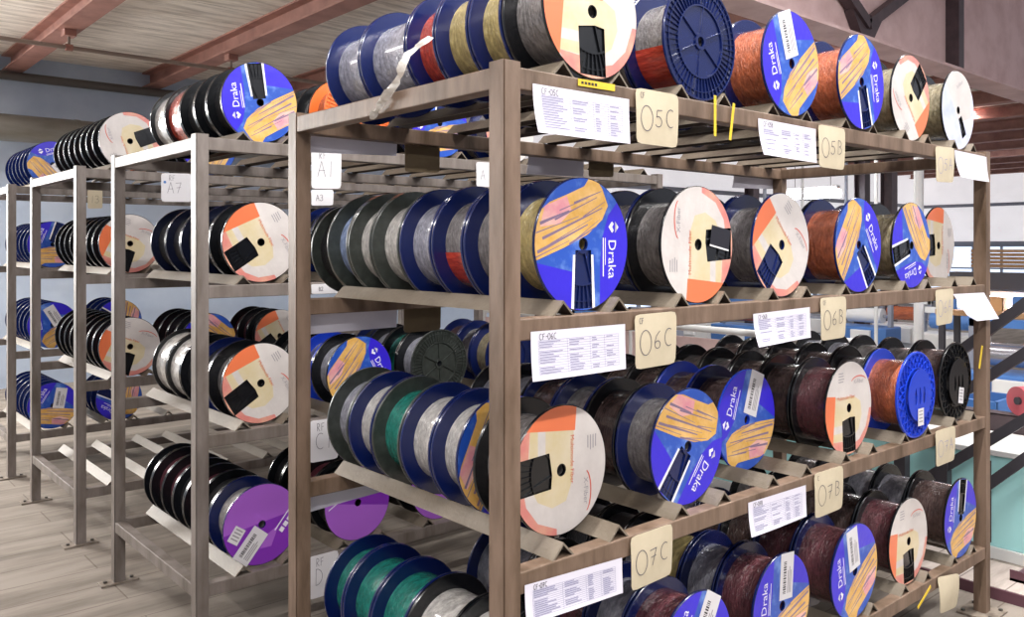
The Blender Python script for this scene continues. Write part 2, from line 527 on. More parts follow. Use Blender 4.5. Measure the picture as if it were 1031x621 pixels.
def lattice_mesh(name):
    bm = BM(); R = R0
    lathe(bm, [(.014, 0), (R - .002, 0), (R, -.002), (R, -.008), (R - .0015, -.0095), (R - .008, -.0095), (R - .009, -.004), (.014, -.004)], 72)
    lathe(bm, [(R * .6, -.0035), (R * .64, -.0035), (R * .64, -.012), (R * .6, -.012)], 60)
    for i in range(26):
        for dr in (-1, 1):
            pts = []
            for k in range(4):
                t = k / 3; a = 2 * PI * i / 26 + dr * .3 * t; r = R * (.62 + .34 * t)
                pts.append((r * math.cos(a), -.0068, r * math.sin(a)))
            for k in range(3): bar(bm, pts[k], pts[k + 1], .0026, .006, up=(0, 1, 0))
    me = bpy.data.meshes.new(name); bm.to_mesh(me); bm.free()
    for p in me.polygons: p.use_smooth = True
    me.set_sharp_from_angle(angle=math.radians(35))
    return me


def boss_mesh(name, ink):
    def drop(x): return [(x + .06 * math.cos(a) * (.75 if math.sin(a) > 0 else 1), -.02 + .2 * math.sin(a)) for a in [2 * PI * i / 16 for i in range(16)]]
    bm = BM()
    ov, tris = flat_art([(ink, circle(0, 0, .6, 48))], [drop(-.22), drop(0), drop(.22)], clip=False)
    vs = [bm.verts.new((v.x * R0, -.0105, v.y * R0)) for v in ov]
    for f, _ in tris:
        try: bm.faces.new([vs[i] for i in f])
        except ValueError: pass
    bmesh.ops.delete(bm, geom=[v for v in bm.verts if not v.link_faces], context='VERTS')
    r = bmesh.ops.extrude_face_region(bm, geom=bm.faces[:])
    bmesh.ops.translate(bm, vec=(0, -.0025, 0), verts=[g for g in r['geom'] if isinstance(g, bmesh.types.BMVert)])
    bmesh.ops.recalc_face_normals(bm, faces=bm.faces[:])
    me = bpy.data.meshes.new(name); bm.to_mesh(me); bm.free()
    return me


FL_RIB = flange_mesh('ribbed_flange', True)
FL_PLAIN = flange_mesh('plain_flange', False)
FL_LAT = lattice_mesh('lattice_flange')
_fl = {}


def flange_data(kind, m):
    k = (kind, m)
    if k not in _fl:
        me = {'rib': FL_RIB, 'plain': FL_PLAIN, 'lat': FL_LAT}[kind].copy()
        me.materials.append(MATS[m]); _fl[k] = me
    return _fl[k]


_wind = {}


def winding_data(cable, fill):
    k = (cable, round(fill, 2))
    if k not in _wind:
        bm = BM(); R = R0 * fill
        # unit length along +Y, slightly crowned with turns of cable
        prof = [(.02, 0)] + [(R - .0012 * (i % 2) - .001 * abs(2 * i / 28 - 1) ** 2, i / 28) for i in range(29)] + [(.02, 1)]
        lathe(bm, prof, 48)
        me = bpy.data.meshes.new('winding'); bm.to_mesh(me); bm.free()
        for p in me.polygons: p.use_smooth = True
        me.set_sharp_from_angle(angle=math.radians(60))
        me.materials.append(MATS['cable_' + cable]); _wind[k] = me
    return _wind[k]


def tape_band(name, R, w, a0, a1, m, parent, loc):
    bm = BM(); n = 16
    A = []; B = []
    for i in range(n + 1):
        a = math.radians(a0 + (a1 - a0) * i / n)
        A.append(bm.verts.new((R * math.cos(a), 0, R * math.sin(a)))); B.append(bm.verts.new((R * math.cos(a), w, R * math.sin(a))))
    for i in range(n): bm.faces.new((A[i], A[i + 1], B[i + 1], B[i]))
    return obj(name, bm, m, parent, loc, smooth=True)


ORD = ['first', 'second', 'third', 'fourth', 'fifth', 'sixth', 'seventh', 'eighth', 'ninth', 'tenth']
SHELF = ['top shelf', 'second shelf', 'third shelf', 'bottom shelf']
FLW = dict(navy='navy', midnight='navy', black='black', green='greyish', blue='blue', orange_plastic='orange')
CBW = dict(dark='black', wine='dark-red', maroon='maroon', steelblue='bluish')
LABW = dict(D='blue-and-yellow-labelled', DS='blue-labelled stickered', O='orange-and-cream-labelled', P='purple-labelled', W='pale-labelled', spoked='bare-spoked', lat='lattice-faced', plain='')
used_labels = set()
REELS = []


def reel(x, y, ztop, w, fl, cable, R=R0, front='plain', turn=0, sticker=None, fill=None, label='', group='', tape=None, fl2=None):
    """x = row centre, y = outer face of the front flange, ztop = top of the beams the cradle rails lie on"""
    off = .0359 + math.sqrt(R * R - .098 ** 2) + .0008
    s = R / R0
    root = thing('cable_reel', label, 'cable reel', (x, y, ztop + off - R), group)
    c = (0, 0, R)
    if fill is None: fill = {'dark': .8, 'maroon': .8, 'brown': .78, 'orange': .76, 'wine': .76}.get(cable, .74)
    kind = {'D': 'rib', 'DS': 'rib', 'O': 'rib', 'P': 'plain', 'W': 'rib', 'spoked': 'rib', 'lat': 'lat', 'plain': 'plain'}[front]
    th = .0085
    def put(name, me, yy, sc=(s, 1, s), turn=0, flip=False):
        o = bpy.data.objects.new(name, me); COL.objects.link(o); o.parent = root
        o.location = (0, yy, R); o.scale = sc
        o.rotation_euler = (0, -math.radians(turn), PI if flip else 0)
        return o
    put('flange', flange_data(kind, fl2 or fl), th + (.001 if kind == 'lat' else 0), turn=turn)
    put('flange', flange_data('plain', fl), w - th - .001, flip=True)
    put('cable_winding', winding_data(cable, fill), th, sc=(s, w - 2 * th - .001, s))
    if front in LABEL:
        put('face_label', LABEL[front], -.0004, turn=turn)
    if front == 'lat':
        bo = boss_mesh('boss', fl2 or fl); bo.materials.append(MATS[fl2 or fl]); put('boss_plate', bo, 0)
    if sticker:
        for me, sx, sy, sd in sticker:
            a = math.radians(turn)
            o = put('paper_sticker', me, -.0014, turn=turn + sd)
            px, py = sx * R, sy * R
            o.location = (px * math.cos(a) - py * math.sin(a), -.0014 if front != 'lat' else -.0155, R + px * math.sin(a) + py * math.cos(a))
    if tape:
        a0, a1, m, f0, f1 = tape
        ln = w - 2 * th
        tape_band('tape_band', R * fill + .0012, ln * (f1 - f0), a0, a1, m, root, (0, th + ln * f0, R))
    REELS.append(root)
    return root


ROWX = [.29 + .449 * i for i in range(6)]


def row(rack, y0, tops, shelf, r, t0, items, xo=0):
    """items front to back: dicts / tuples (w, flange, cable, front, turn, extras)"""
    y = y0 + t0
    for i, it in enumerate(items):
        w, fl, cb = it[:3]
        front = it[3] if len(it) > 3 else 'plain'
        turn = it[4] if len(it) > 4 else random.uniform(0, 360)
        ex = dict(it[5]) if len(it) > 5 else {}
        y += ex.pop('gap', 0)
        place = ('at the front of' if i == 0 else ORD[i] + ' in') + ' %s row, %s, %s' % (ORD[r], SHELF[shelf], rack)
        fw = FLW[ex.get('fl2') or fl]
        if front == 'plain': lk = '%s reel of %s cable' % (fw, CBW.get(cb, cb))
        elif front == 'spoked': lk = 'bare %s spoked reel' % fw
        elif front == 'lat': lk = 'bare %s lattice-faced reel' % fw
        else: lk = LABW[front] + ' reel'
        reel(ROWX[r] + xo, y, tops[shelf], w - .004, fl, cb, front=front, turn=turn, label=lk + ', ' + place,
             group='cable reels on the ' + rack, **ex)
        y += w


def filler(n, flanges=('navy', 'black', 'navy', 'black'), cables=('grey', 'dark', 'silver', 'brown'), w=(.13, .15)):
    return [(random.uniform(*w), random.choice(flanges), random.choice(cables)) for _ in range(n)]


# ------------------------------------------------------------------ racks
TOPS_A = [2.006, 1.4385, .866, .2975]
TOPS_B = [2.026, 1.452, .874, .2975]
RL, T = 2.80, .05


def rack(name, y0, depth, tops, label, m, levels_rows):
    root = thing(name, label, 'rack', (0, y0, 0), 'steel reel racks')
    ptop = tops[0] + .012
    pe = .05 if y0 == 0 else .012
    for px in (0, RL - T):
        for py in (0, depth - T):
            n_ = .0035
            pts = [(px + n_ + .001, py), (px + T, py), (px + T, py + T), (px, py + T), (px, py + .0005), (px + n_ * .2, py + .0005), (px + n_, py + .007)]
            bm = BM(); lo = [bm.verts.new((q[0], q[1], .008)) for q in pts]; hi = [bm.verts.new((q[0], q[1], ptop)) for q in pts]
            bm.faces.new(lo[::-1]); bm.faces.new(hi)
            for i_ in range(len(pts)): bm.faces.new((lo[i_], lo[(i_ + 1) % len(pts)], hi[(i_ + 1) % len(pts)], hi[i_]))
            bmesh.ops.recalc_face_normals(bm, faces=bm.faces[:])
            p = obj('post', bm, m, root)
            f = obj('foot_plate', box(BM(), px - .06, px + T + .06, py - pe, py + T + pe, 0, .01, .002), 'plate_steel', root)
            for bx in (px - .035, px + T + .035):
                for by in ((py - .03, py + T + .03) if pe > .04 else (py + T / 2,)): obj('anchor_bolt', rod(BM(), (bx, by, .009), (bx, by, .018), .009, 6), 'bolt_steel', f)
    for k, z in enumerate(tops):
        for py in (.002, depth - T + .002):
            obj('beam', box(BM(), T - .001, RL - T + .001, py, py + T - .004, z - T, z, .003), m, root)
        if k in (0, len(tops) - 1):
            for px in (.002, RL - T + .002):
                obj('end_beam', box(BM(), px, px + T - .004, T - .001, depth - T + .001, z - T, z - .0005, .003), m, root)
        for r in range(6):
            for sgn in (-1, 1):
                xc = ROWX[r] + sgn * .098
                a = .0359; t = .005
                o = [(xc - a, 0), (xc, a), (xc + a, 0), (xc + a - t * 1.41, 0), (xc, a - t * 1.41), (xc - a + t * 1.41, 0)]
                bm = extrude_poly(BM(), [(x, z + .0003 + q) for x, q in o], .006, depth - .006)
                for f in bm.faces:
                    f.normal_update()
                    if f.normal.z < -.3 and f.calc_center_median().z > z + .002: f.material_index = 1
                obj('cradle_rail', bm, None, root, mats=['rail_steel', 'rail_under_shade'])
    return root


YB, YC, YD = 1.814, 3.52, 5.27
rack('storage_rack', 0, 1.04, TOPS_A, 'long rusty steel reel rack nearest the viewer, hung with 05C and 06C cards', 'rack_steel', 4)
rack('storage_rack', YB, 1.08, TOPS_B, 'grey steel reel rack behind the nearest rack, purple-labelled reel on its lowest shelf', 'rack_steel_pale', 4)
rack('storage_rack', YC, 1.08, TOPS_B, 'grey steel reel rack with empty lowest cradle rails, A7 card under its top', 'rack_steel_pale', 4)
rack('storage_rack', YD, 1.08, TOPS_B, 'grey steel reel rack at the far left, blue-labelled reels along its end', 'rack_steel_pale', 4)

ST = lambda x=.55, y=0, d=0: [(STICKER, x, y, d)]
A = 'nearest rack'
def rowA(s, r, t0, items): row(A, 0, TOPS_A, s, r, t0, items)
red = dict(tape=(-170, -60, 'cable_red', .0, 1.0))
rowA(0, 0, .006, [(.155, 'black', 'grey', 'O', -90), (.133, 'navy', 'yellow'), (.145, 'navy', 'yellow'), (.14, 'navy', 'red'), (.25, 'navy', 'silver'), (.21, 'navy', 'silver')])
rowA(0, 1, .015, [(.15, 'navy', 'grey', 'spoked', 5, red), (.15, 'navy', 'grey'), (.14, 'black', 'dark')] + filler(3))
rowA(0, 2, .002, [(.16, 'navy', 'orange', 'DS', 110, dict(sticker=ST(.55, -.05, 0))), (.15, 'black', 'orange'), (.14, 'navy', 'grey')] + filler(2))
rowA(0, 3, .0, [(.15, 'navy', 'orange', 'D', -75), (.15, 'black', 'grey')] + filler(3))
rowA(0, 4, .029, [(.14, 'black', 'olive', 'O', 45), (.14, 'black', 'olive')] + filler(3))
rowA(0, 5, .03, [(.14, 'black', 'olive', 'W', -60), (.14, 'black', 'grey')])
rowA(1, 0, .037, [(.133, 'navy', 'yellow', 'D', -90), (.144, 'navy', 'grey'), (.142, 'navy', 'grey', 'plain', 0, dict(tape=(-170, -100, 'cable_red', 0, 1))),
                  (.156, 'navy', 'silver'), (.15, 'green', 'white'), (.134, 'green', 'white'), (.133, 'green', 'steelblue'), (.13, 'green', 'dark', 'plain', 0, dict(R=.153))])
rowA(1, 1, .025, [(.135, 'black', 'grey', 'O', 0, dict(sticker=[(STICKER3, .6, -.02, -10)])), (.14, 'navy', 'grey'), (.14, 'navy', 'dark'), (.14, 'navy', 'grey')])
rowA(1, 2, .037, [(.14, 'navy', 'grey', 'O', -135), (.14, 'navy', 'grey'), (.14, 'black', 'grey')])
rowA(1, 3, .01, [(.15, 'navy', 'orange', 'D', -55), (.14, 'black', 'orange')])
rowA(1, 4, .026, [(.14, 'black', 'olive', 'D', -165), (.14, 'navy', 'grey')])
rowA(1, 5, .11, [(.13, 'black', 'grey', 'O', 180)])
rowA(2, 0, .114, [(.16, 'black', 'grey', 'O', 180), (.125, 'navy', 'white', 'D', -45, dict(gap=.06)), (.15, 'navy', 'white'), (.15, 'green', 'teal'), (.137, 'navy', 'white'), (.133, 'green', 'silver')])
rowA(2, 1, .06, [(.135, 'navy', 'grey', 'D', -130), (.135, 'black', 'brown')] + filler(4))
rowA(2, 2, .164, [(.14, 'navy', 'brown', 'DS', 70, dict(sticker=ST(.55, -.05, 0), fl2='blue'))] + [(.14, 'blue', 'brown')] + filler(4))
rowA(2, 3, .046, [(.14, 'black', 'maroon', 'O', -90), (.14, 'black', 'brown')] + filler(4, ('black',), ('brown', 'grey', 'brown')))
rowA(2, 4, .006, [(.15, 'blue', 'orange', 'lat', 0, dict(sticker=[(STICKER2, 0, -.5, 0)])), (.14, 'black', 'grey')] + filler(4, ('black',), ('grey', 'brown')))
rowA(2, 5, .04, [(.14, 'black', 'brown', 'lat', 0, dict(sticker=[(STICKER2, .1, -.35, -10)])), (.14, 'black', 'grey')] + filler(3, ('black',), ('grey', 'silver')))
rowA(3, 0, .1, [(.15, 'black', 'grey', 'O', 180), (.16, 'black', 'white'), (.19, 'black', 'white'), (.17, 'navy', 'teal'), (.16, 'navy', 'teal'), (.12, 'navy', 'teal')])
rowA(3, 1, .03, [(.15, 'navy', 'maroon', 'DS', 60, dict(sticker=ST())), (.14, 'navy', 'silver'), (.14, 'navy', 'maroon')] + filler(3))
rowA(3, 2, .035, [(.15, 'navy', 'maroon', 'DS', 85, dict(sticker=ST(.55, -.1, 0))), (.14, 'navy', 'silver'), (.14, 'navy', 'yellow')] + filler(3))
rowA(3, 3, .024, [(.16, 'navy', 'maroon', 'DS', 100, dict(sticker=ST(.5, 0, 0))), (.16, 'navy', 'maroon'), (.14, 'black', 'brown')] + filler(2))
rowA(3, 4, .037, [(.15, 'black', 'maroon', 'O', -90), (.14, 'black', 'brown'), (.14, 'navy', 'brown')] + filler(2, ('black',), ('grey', 'silver')))
rowA(3, 5, .02, [(.17, 'black', 'brown', 'D', 80), (.15, 'black', 'silver'), (.14, 'black', 'silver')] + filler(2, ('black',), ('grey', 'silver')))

B = 'second rack'
def rowB(s, r, t0, items): row(B, YB, TOPS_B, s, r, t0, items)
rowB(0, 0, .067, [(.16, 'black', 'dark', 'D', 100), (.135, 'black', 'dark'), (.17, 'black', 'dark'), (.19, 'black', 'red', 'plain', 0, dict(fill=.9)), (.2, 'black', 'white', 'plain', 0, dict(fill=.88))])
rowB(0, 1, .05, [(.15, 'orange_plastic', 'orange', 'spoked', 0)] + filler(2))
for r in (2, 3): rowB(0, r, .05, [(.14, 'navy', 'grey', 'DO'[r - 2], 40 * r)] + filler(1))
rowB(1, 0, .06, [(.14, 'black', 'dark', 'O', -150), (.16, 'midnight', 'dark'), (.16, 'midnight', 'dark'), (.19, 'midnight', 'dark'), (.2, 'midnight', 'dark')])
rowB(1, 1, .05, [(.14, 'black', 'dark', 'O', 30)] + filler(2))
rowB(2, 0, .06, [(.16, 'black', 'grey', 'O', -150), (.15, 'navy', 'dark'), (.16, 'black', 'dark'), (.17, 'black', 'white', 'plain', 0, dict(fill=.9)), (.19, 'black', 'white', 'plain', 0, dict(fill=.9))])
rowB(2, 1, .03, [(.15, 'black', 'silver', 'D', -60), (.14, 'blue', 'silver')] + filler(2))
rowB(2, 2, .05, [(.14, 'black', 'silver', 'spoked', 15, dict(fl2='green')), (.14, 'black', 'teal'), (.14, 'black', 'silver')] + filler(1))  # greyish front flange stands in for gloss highlights on black spokes
rowB(2, 3, .05, [(.14, 'navy', 'olive', 'spoked', 15), (.14, 'navy', 'grey')] + filler(1))
rowB(3, 0, .05, [(.16, 'navy', 'white', 'P', 0, dict(sticker=[(STICKER, -.3, -.47, 50), (STICKER2, -.66, -.14, -35)])), (.14, 'black', 'dark'), (.14, 'black', 'wine'), (.13, 'black', 'dark'), (.14, 'black', 'wine'), (.15, 'black', 'wine'), (.1, 'black', 'dark')])
rowB(3, 1, .05, [(.15, 'black', 'dark', 'P', 160), (.14, 'black', 'wine')] + filler(2, ('black',), ('wine', 'dark')))
rowB(3, 2, .05, [(.15, 'black', 'dark', 'P', 160)] + filler(2, ('black',), ('wine', 'dark')))

C = 'third rack'
def rowC(s, r, t0, items): row(C, YC, TOPS_B, s, r, t0, items)
cw = ('wine', 'dark', 'wine', 'wine')
rowC(0, 0, .05, [(.13, 'black', 'dark', 'O', 20)] + [(.125, 'black', random.choice(cw)) for _ in range(7)])
rowC(1, 0, .05, [(.13, 'black', 'wine', 'O', -110)] + [(.12, 'black', random.choice(cw)) for _ in range(7)])
rowC(2, 0, .05, [(.13, 'black', 'wine', 'O', -110)] + [(.12, 'black', random.choice(cw)) for _ in range(7)])
for s in (2,):
    rowC(s, 1, .05, [(.13, 'black', 'dark', 'OD'[s - 1], 30 + 90 * s)] + filler(3, ('black',), cw))
    rowC(s, 2, .05, [(.13, 'black', 'dark', 'DO'[s - 1], 30 - 90 * s)] + filler(2, ('black',), cw))
rowC(0, 1, .05, [(.13, 'black', 'dark', 'D', 130)] + filler(2, ('black',), cw))
Dk = 'farthest rack'
def rowD(s, r, t0, items): row(Dk, YD, TOPS_B, s, r, t0, items)
cd = ('steelblue', 'white', 'steelblue', 'dark')
for s in (0, 1, 2, 3):
    rowD(s, 0, .05, [(.13, 'navy', 'steelblue', 'DS' if s != 1 else 'D', (20, 70, 100, 60)[s], dict(sticker=ST(.4, -.1, 20)) if s != 1 else {})] +
         [(.125, 'navy', random.choice(cd)) for _ in range(5)])
for s in (2, 3):
    rowD(s, 1, .05, [(.13, 'navy', 'dark', 'D', 150)] + filler(2, ('navy',), cd))

HIDDEN = [('nearest rack', 'top shelf', 'second', 'fourth'), ('nearest rack', 'top shelf', 'fifth', 'fourth'), ('nearest rack', 'second shelf', 'second', 'fourth'),
          ('nearest rack', 'second shelf', 'third', 'third'), ('nearest rack', 'third shelf', 'third', 'sixth'), ('second rack', 'bottom shelf', 'third', 'third')]
for r_ in list(REELS):
    l_ = r_['label']
    if any(l_.endswith('%s in %s row, %s, %s' % (d_, c_, b_, a_)) for a_, b_, c_, d_ in HIDDEN):
        for ch in list(r_.children): bpy.data.objects.remove(ch)
        bpy.data.objects.remove(r_)

# ------------------------------------------------------------------ paper lists and cards on the racks
def curl(x, z, x0, x1, z0, z1, amt):
    u = (x - x0) / (x1 - x0); v = (z1 - z) / (z1 - z0)
    return -amt * (v ** 2) * (.6 + .4 * math.sin(u * 3.0 + amt * 90)) - .0015


def sheet(label, x0, x1, ztl, ztr, h, Y, text, amt=.01, group='inventory lists', m='paper', back=False, cat='paper list', rows=13):
    """a printed list taped to a beam: top corners ztl, ztr"""
    root = thing('inventory_list', label, cat, (x0, Y, min(ztl, ztr) - h), group)
    w = x1 - x0
    def pos(u, v):
        x = u * w; zt = ztl + (ztr - ztl) * u
        z = zt - v * h
        y = -amt * v * v * (.6 + .4 * math.sin(u * 3 + amt * 90)) - .0012
        if back: y = -y
        return Vector((x, y, z - root.location.z))
    bm = BM(); nu, nv = 14, 10
    g = [[bm.verts.new(pos(i / nu, j / nv)) for i in range(nu + 1)] for j in range(nv + 1)]
    for j in range(nv):
        for i in range(nu): bm.faces.new((g[j][i], g[j + 1][i], g[j + 1][i + 1], g[j][i + 1]))
    obj('sheet', bm, m, root, smooth=True)
    if text:
        bm = BM()
        def line(u0, v0, u1, v1, wd, n=8):
            for k in range(n):
                a = pos(u0 + (u1 - u0) * k / n, v0 + (v1 - v0) * k / n); b = pos(u0 + (u1 - u0) * (k + 1) / n, v0 + (v1 - v0) * (k + 1) / n)
                d = (b - a).normalized(); nn = Vector((-d.z, 0, d.x)) * wd / 2
                q = [bm.verts.new(p + Vector((0, -.0006, 0))) for p in (a - nn, b - nn, b + nn, a + nn)]
                f = bm.faces.new(q); f.normal_update()
                if f.normal.y > 0: f.normal_flip()
        for k in range(rows + 1):
            v = .2 + .68 * k / rows; line(.07, v, .92, v, .0007)
        for u in (.07, .36, .6, .76, .92): line(u, .2, u, .88, .0007)
        rr = random.Random(hash(text) % 97 if False else len(text) + int(x0 * 100))
        for k in range(rows):
            for u0, u1 in ((.08, .33), (.38, .55), (.62, .7), (.78, .9)):
                if rr.random() < .75:
                    v = .2 + .68 * (k + .55) / rows; line(u0, v, u0 + (u1 - u0) * rr.uniform(.5, 1), v, .0018, 3)
        obj('table_lines', bm, 'pencil', root)
        bm = BM()
        # heading, written along the top edge
        hh = h * .12
        tmp = BM(); handwriting(tmp, text, .08 * w, 0, hh, .0016)
        for f in tmp.faces:
            q = []
            for v in f.verts:
                p = pos(min(1, v.co.x / w), .06 + .12 - v.co.z / h); q.append(bm.verts.new((p.x, p.y - .0008, p.z)))
            bm.faces.new(q)
        tmp.free()
        obj('heading', bm, 'pen', root)
    return root


def card(label, x0, x1, ztl, ztr, h, Y, small, big, m='card', faded=False, group='row cards', bend=.004):
    root = thing('row_card', label, 'sign card', (x0, Y, min(ztl, ztr) - h), group)
    w = x1 - x0; zb = root.location.z; r = .008
    nu, nv = 8, 10
    def pos(u, v, front=True):
        cx = min(u * w, w - u * w); 
        zt = ztl + (ztr - ztl) * u
        y = -.003 - bend * math.sin(v * 2.2 + u)
        return Vector((u * w, y, zt - v * h - zb))
    bm = BM()
    def grid(dy):
        g = []
        for j in range(nv + 1):
            rowv = []
            for i in range(nu + 1):
                u, v = i / nu, j / nv
                # rounded corners
                cu, cv = u, v
                if i in (0, nu) and j in (0, nv):
                    cu = u + (.03 if i == 0 else -.03); cv = v + (.02 if j == 0 else -.02)
                p = pos(cu, cv); p.y += dy; rowv.append(bm.verts.new(p))
            g.append(rowv)
        return g
    g = grid(0); b = grid(.0015)
    for j in range(nv):
        for i in range(nu):
            bm.faces.new((g[j][i], g[j + 1][i], g[j + 1][i + 1], g[j][i + 1]))
            bm.faces.new((b[j][i], b[j][i + 1], b[j + 1][i + 1], b[j + 1][i]))
    ring = [(0, i) for i in range(nu)] + [(j, nu) for j in range(nv)] + [(nv, nu - i) for i in range(nu)] + [(nv - j, 0) for j in range(nv)]
    for k in range(len(ring)):
        a = ring[k]; c = ring[(k + 1) % len(ring)]
        bm.faces.new((g[a[0]][a[1]], g[c[0]][c[1]], b[c[0]][c[1]], b[a[0]][a[1]]))
    obj('board', bm, m, root, smooth=True)
    bm = BM()
    def write(s, u0, v0, hh, wd, sx=.85):
        tmp = BM(); handwriting(tmp, s, u0 * w, 0, hh, wd, sx=sx)
        for f in tmp.faces:
            q = []
            for v in f.verts:
                p = pos(min(1, max(0, v.co.x / w)), v0 - v.co.z / h); q.append(bm.verts.new((p.x, p.y - .0008, p.z)))
            bm.faces.new(q)
        tmp.free()
    if small == 'RF': write(small, .25, .26, h * .18, .002)
    elif small: write(small, .1, .17, h * .1, .0018)
    if big:
        first, rest = big[0], big[1:]
        if len(big) == 3:
            def fit(ch, u0, uw, v0, hh): write(ch, u0, v0, hh, .0024, uw * w / (hh * .62))
            fit(first, .1, .28, .76, h * .46); fit(rest[0], .43, .2, .66, h * .32); fit(rest[1], .69, .2, .64, h * .33)
        elif False:
            write(first, .1, .74, h * .42, .0024, .8)
            write(rest, .43, .64, h * .32, .0024, .8)
        else:
            write(big, .2, .7, h * .38, .0022, 1.0)
    if len(bm.faces): obj('pen_writing', bm, 'pencil' if faded else 'pen', root)
    else: bm.free()
    return root


def by_px(xl, yl, xr, yr, yb, Y):
    """world x0, x1, ztl, ztr, h of a sheet from its seen corners"""
    a = at(xl, yl, Y); b = at(xr, yr, Y); c = at(xl, yb, Y)
    return a.x, b.x, a.z, b.z, a.z - c.z


YF = -.0005
for lab, q, txt, amt in [
    ('white printed list headed CF-05C taped under the top beam by the near post', (536, 84, 633, 100, 134), 'CF-05C', .02),
    ('white printed list in shiny film beside the 05B card', (763, 119, 821, 130, 156), 'CF-05B', .02),
    ('white printed list headed CF-06C under the second beam by the near post', (534, 334, 629, 326, 384), 'CF-06C', .008),
    ('white printed list beside the 06B card', (758, 316, 815, 309, 349), 'CF-06B', .02),
    ('white printed list headed CF-07C on the third beam by the near post', (528, 589, 626, 561, 628), 'CF-07C', .008),
    ('white printed list beside the 07B card', (753, 506, 811, 488, 540), 'CF-07B', .012),
]:
    x0, x1, zl, zr, h = by_px(*q, YF)
    sheet(lab, x0, x1, zl, zr, h, YF, txt, amt)
for lab, q, s_, b_ in [
    ('beige card marked CF 05C hanging from the top beam', (639, 88, 681, 96, 144), 'CF', '05C'),
    ('beige card marked 05B hanging from the top beam', (823, 125, 849, 130, 168), '', '05B'),
    ('faded beige card hanging from the top beam near the far end', (941, 147, 959, 149, 183), '', '05A'),
    ('beige card marked CF 06C hanging from the second beam', (638, 317, 679, 313, 372), 'CF', '06C'),
    ('beige card marked 06B hanging from the second beam', (825, 300, 850, 298, 343), 'CF', '06B'),
    ('beige card marked 06A hanging from the second beam near the far end', (941, 292, 958, 290, 328), '', '06A'),
    ('beige card marked 07C hanging from the third beam', (634, 541, 675, 526, 595), '', '07C'),
    ('beige card marked 07B hanging from the third beam', (819, 477, 847, 468, 522), 'C', '07B'),
    ('stained beige card marked 07A hanging from the third beam near the far end', (941, 434, 960, 428, 470), '', '07A'),
]:
    x0, x1, zl, zr, h = by_px(*q, YF)
    card(lab, x0, x1, zl, zr, h, YF, s_, b_, faded=b_.endswith('A'))
x0, x1, zl, zr, h = by_px(943, 581, 962, 576, 617, YF)
card('crumpled beige card hanging from the lowest beam near the far end post', x0, x1, zl, zr, h, YF, '', '', bend=.012)
x0, x1, zl, zr, h = by_px(961, 151, 993, 158, 178, YF)
sheet('blank white sheet in wrinkled film hanging by the far post of the top beam', x0, x1, zl, zr, h, YF, '', .03)
# sheet that has come loose and folded into a corner flap
a = at(959, 296, YF); b = at(990, 298, YF)
t = thing('folded_sheet', 'loose white sheet folded to a point beside the 06A card', 'paper list', (a.x, YF, a.z - .12), 'inventory lists')
bm = BM()
P = [(0, -.002, .12), (.33 * (b.x - a.x), -.015, .03), (.62 * (b.x - a.x), -.02, .0), (b.x - a.x, -.003, .115), (.95 * (b.x - a.x), -.04, .06), (1.25 * (b.x - a.x), -.035, .0)]
V = [bm.verts.new(p) for p in P]
bm.faces.new((V[0], V[1], V[2], V[3])); bm.faces.new((V[3], V[2], V[5]))
obj('sheet', bm, 'paper', t)

# lists on the back beam of the nearest rack, seen from behind
YBk = 1.04 + .001
for lab, q in (('pale sheet behind the top back beam of the nearest rack, left end', (313, 136, 400, 141, 153)),
               ('pale sheet behind the second back beam of the nearest rack, over a blue-labelled reel', (312, 314, 400, 308, 337)),
               ('pale sheet behind the third back beam of the nearest rack, over a purple-labelled reel', (312, 490, 400, 466, 517)),
               ('pale sheet behind the top back beam, just right of the near post', (532, 156, 588, 160, 175)),
               ('pale sheet behind the top back beam, over the third reel row', (739, 175, 779, 177, 189))):
    x0, x1, zl, zr, h = by_px(*q, YBk)
    sheet(lab, x0, x1, zl, zr, h, YBk, '', .012, back=True)
for lab, q in (('shaded card back hanging behind the top back beam, left of the near post', (407, 143, 442, 145, 173)),
               ('shaded card back hanging behind the second back beam, left of the near post', (406, 305, 443, 303, 335)),
               ('shaded card back hanging behind the top back beam, right of the first blue-labelled reel', (592, 157, 617, 158, 178))):
    x0, x1, zl, zr, h = by_px(*q, YBk + .006)
    card(lab, x0, x1, zl, zr, h, YBk + .006, '', '', m='card_back_shaded', bend=.002)
# cards on the racks behind
def card_px(lab, q, Y, s_, b_, m='card'):
    x0, x1, zl, zr, h = by_px(*q, Y); return card(lab, x0, x1, zl, zr, h, Y, s_, b_, m=m, bend=.003)
card_px('pale card marked RF A1 under the top beam of the second rack', (313, 149, 343, 150, 190), YB - .0005, 'RF', 'A1', 'sticker')
card_px('pale card marked A3 tucked below the RF A1 card', (313, 191, 335, 191, 207), YB - .0005, '', 'A3', 'sticker')
card_px('pale card marked A beside the near post, under the second rack top beam', (479, 163, 500, 164, 188), YB - .0005, '', 'A', 'sticker')
card_px('pale card marked RF C1 on the third beam of the second rack', (311, 424, 340, 420, 466), YB - .0005, 'RF', 'C1', 'sticker')
card_px('pale card marked RF D on the lowest beam of the second rack', (310, 561, 340, 553, 604), YB - .0005, 'RF', 'D', 'sticker')
card_px('pale card marked B2 on the second beam of the second rack', (313, 286, 348, 285, 296), YB - .0005, '', 'B2', 'sticker')
a7 = card_px('pale card marked RF A7 with a blue dot under the third rack top beam', (162, 174, 193, 175, 203), YC - .0005, 'RF', 'A7', 'sticker')
card_px('small pale card marked 13 on the farthest rack', (88, 191, 103, 191, 210), YD - .0005, '', '13', 'card')

obj('blue_dot', extrude_poly(BM(), circle(.02, .112, .008, 16), -.0065, -.0055), 'machine_blue', a7)
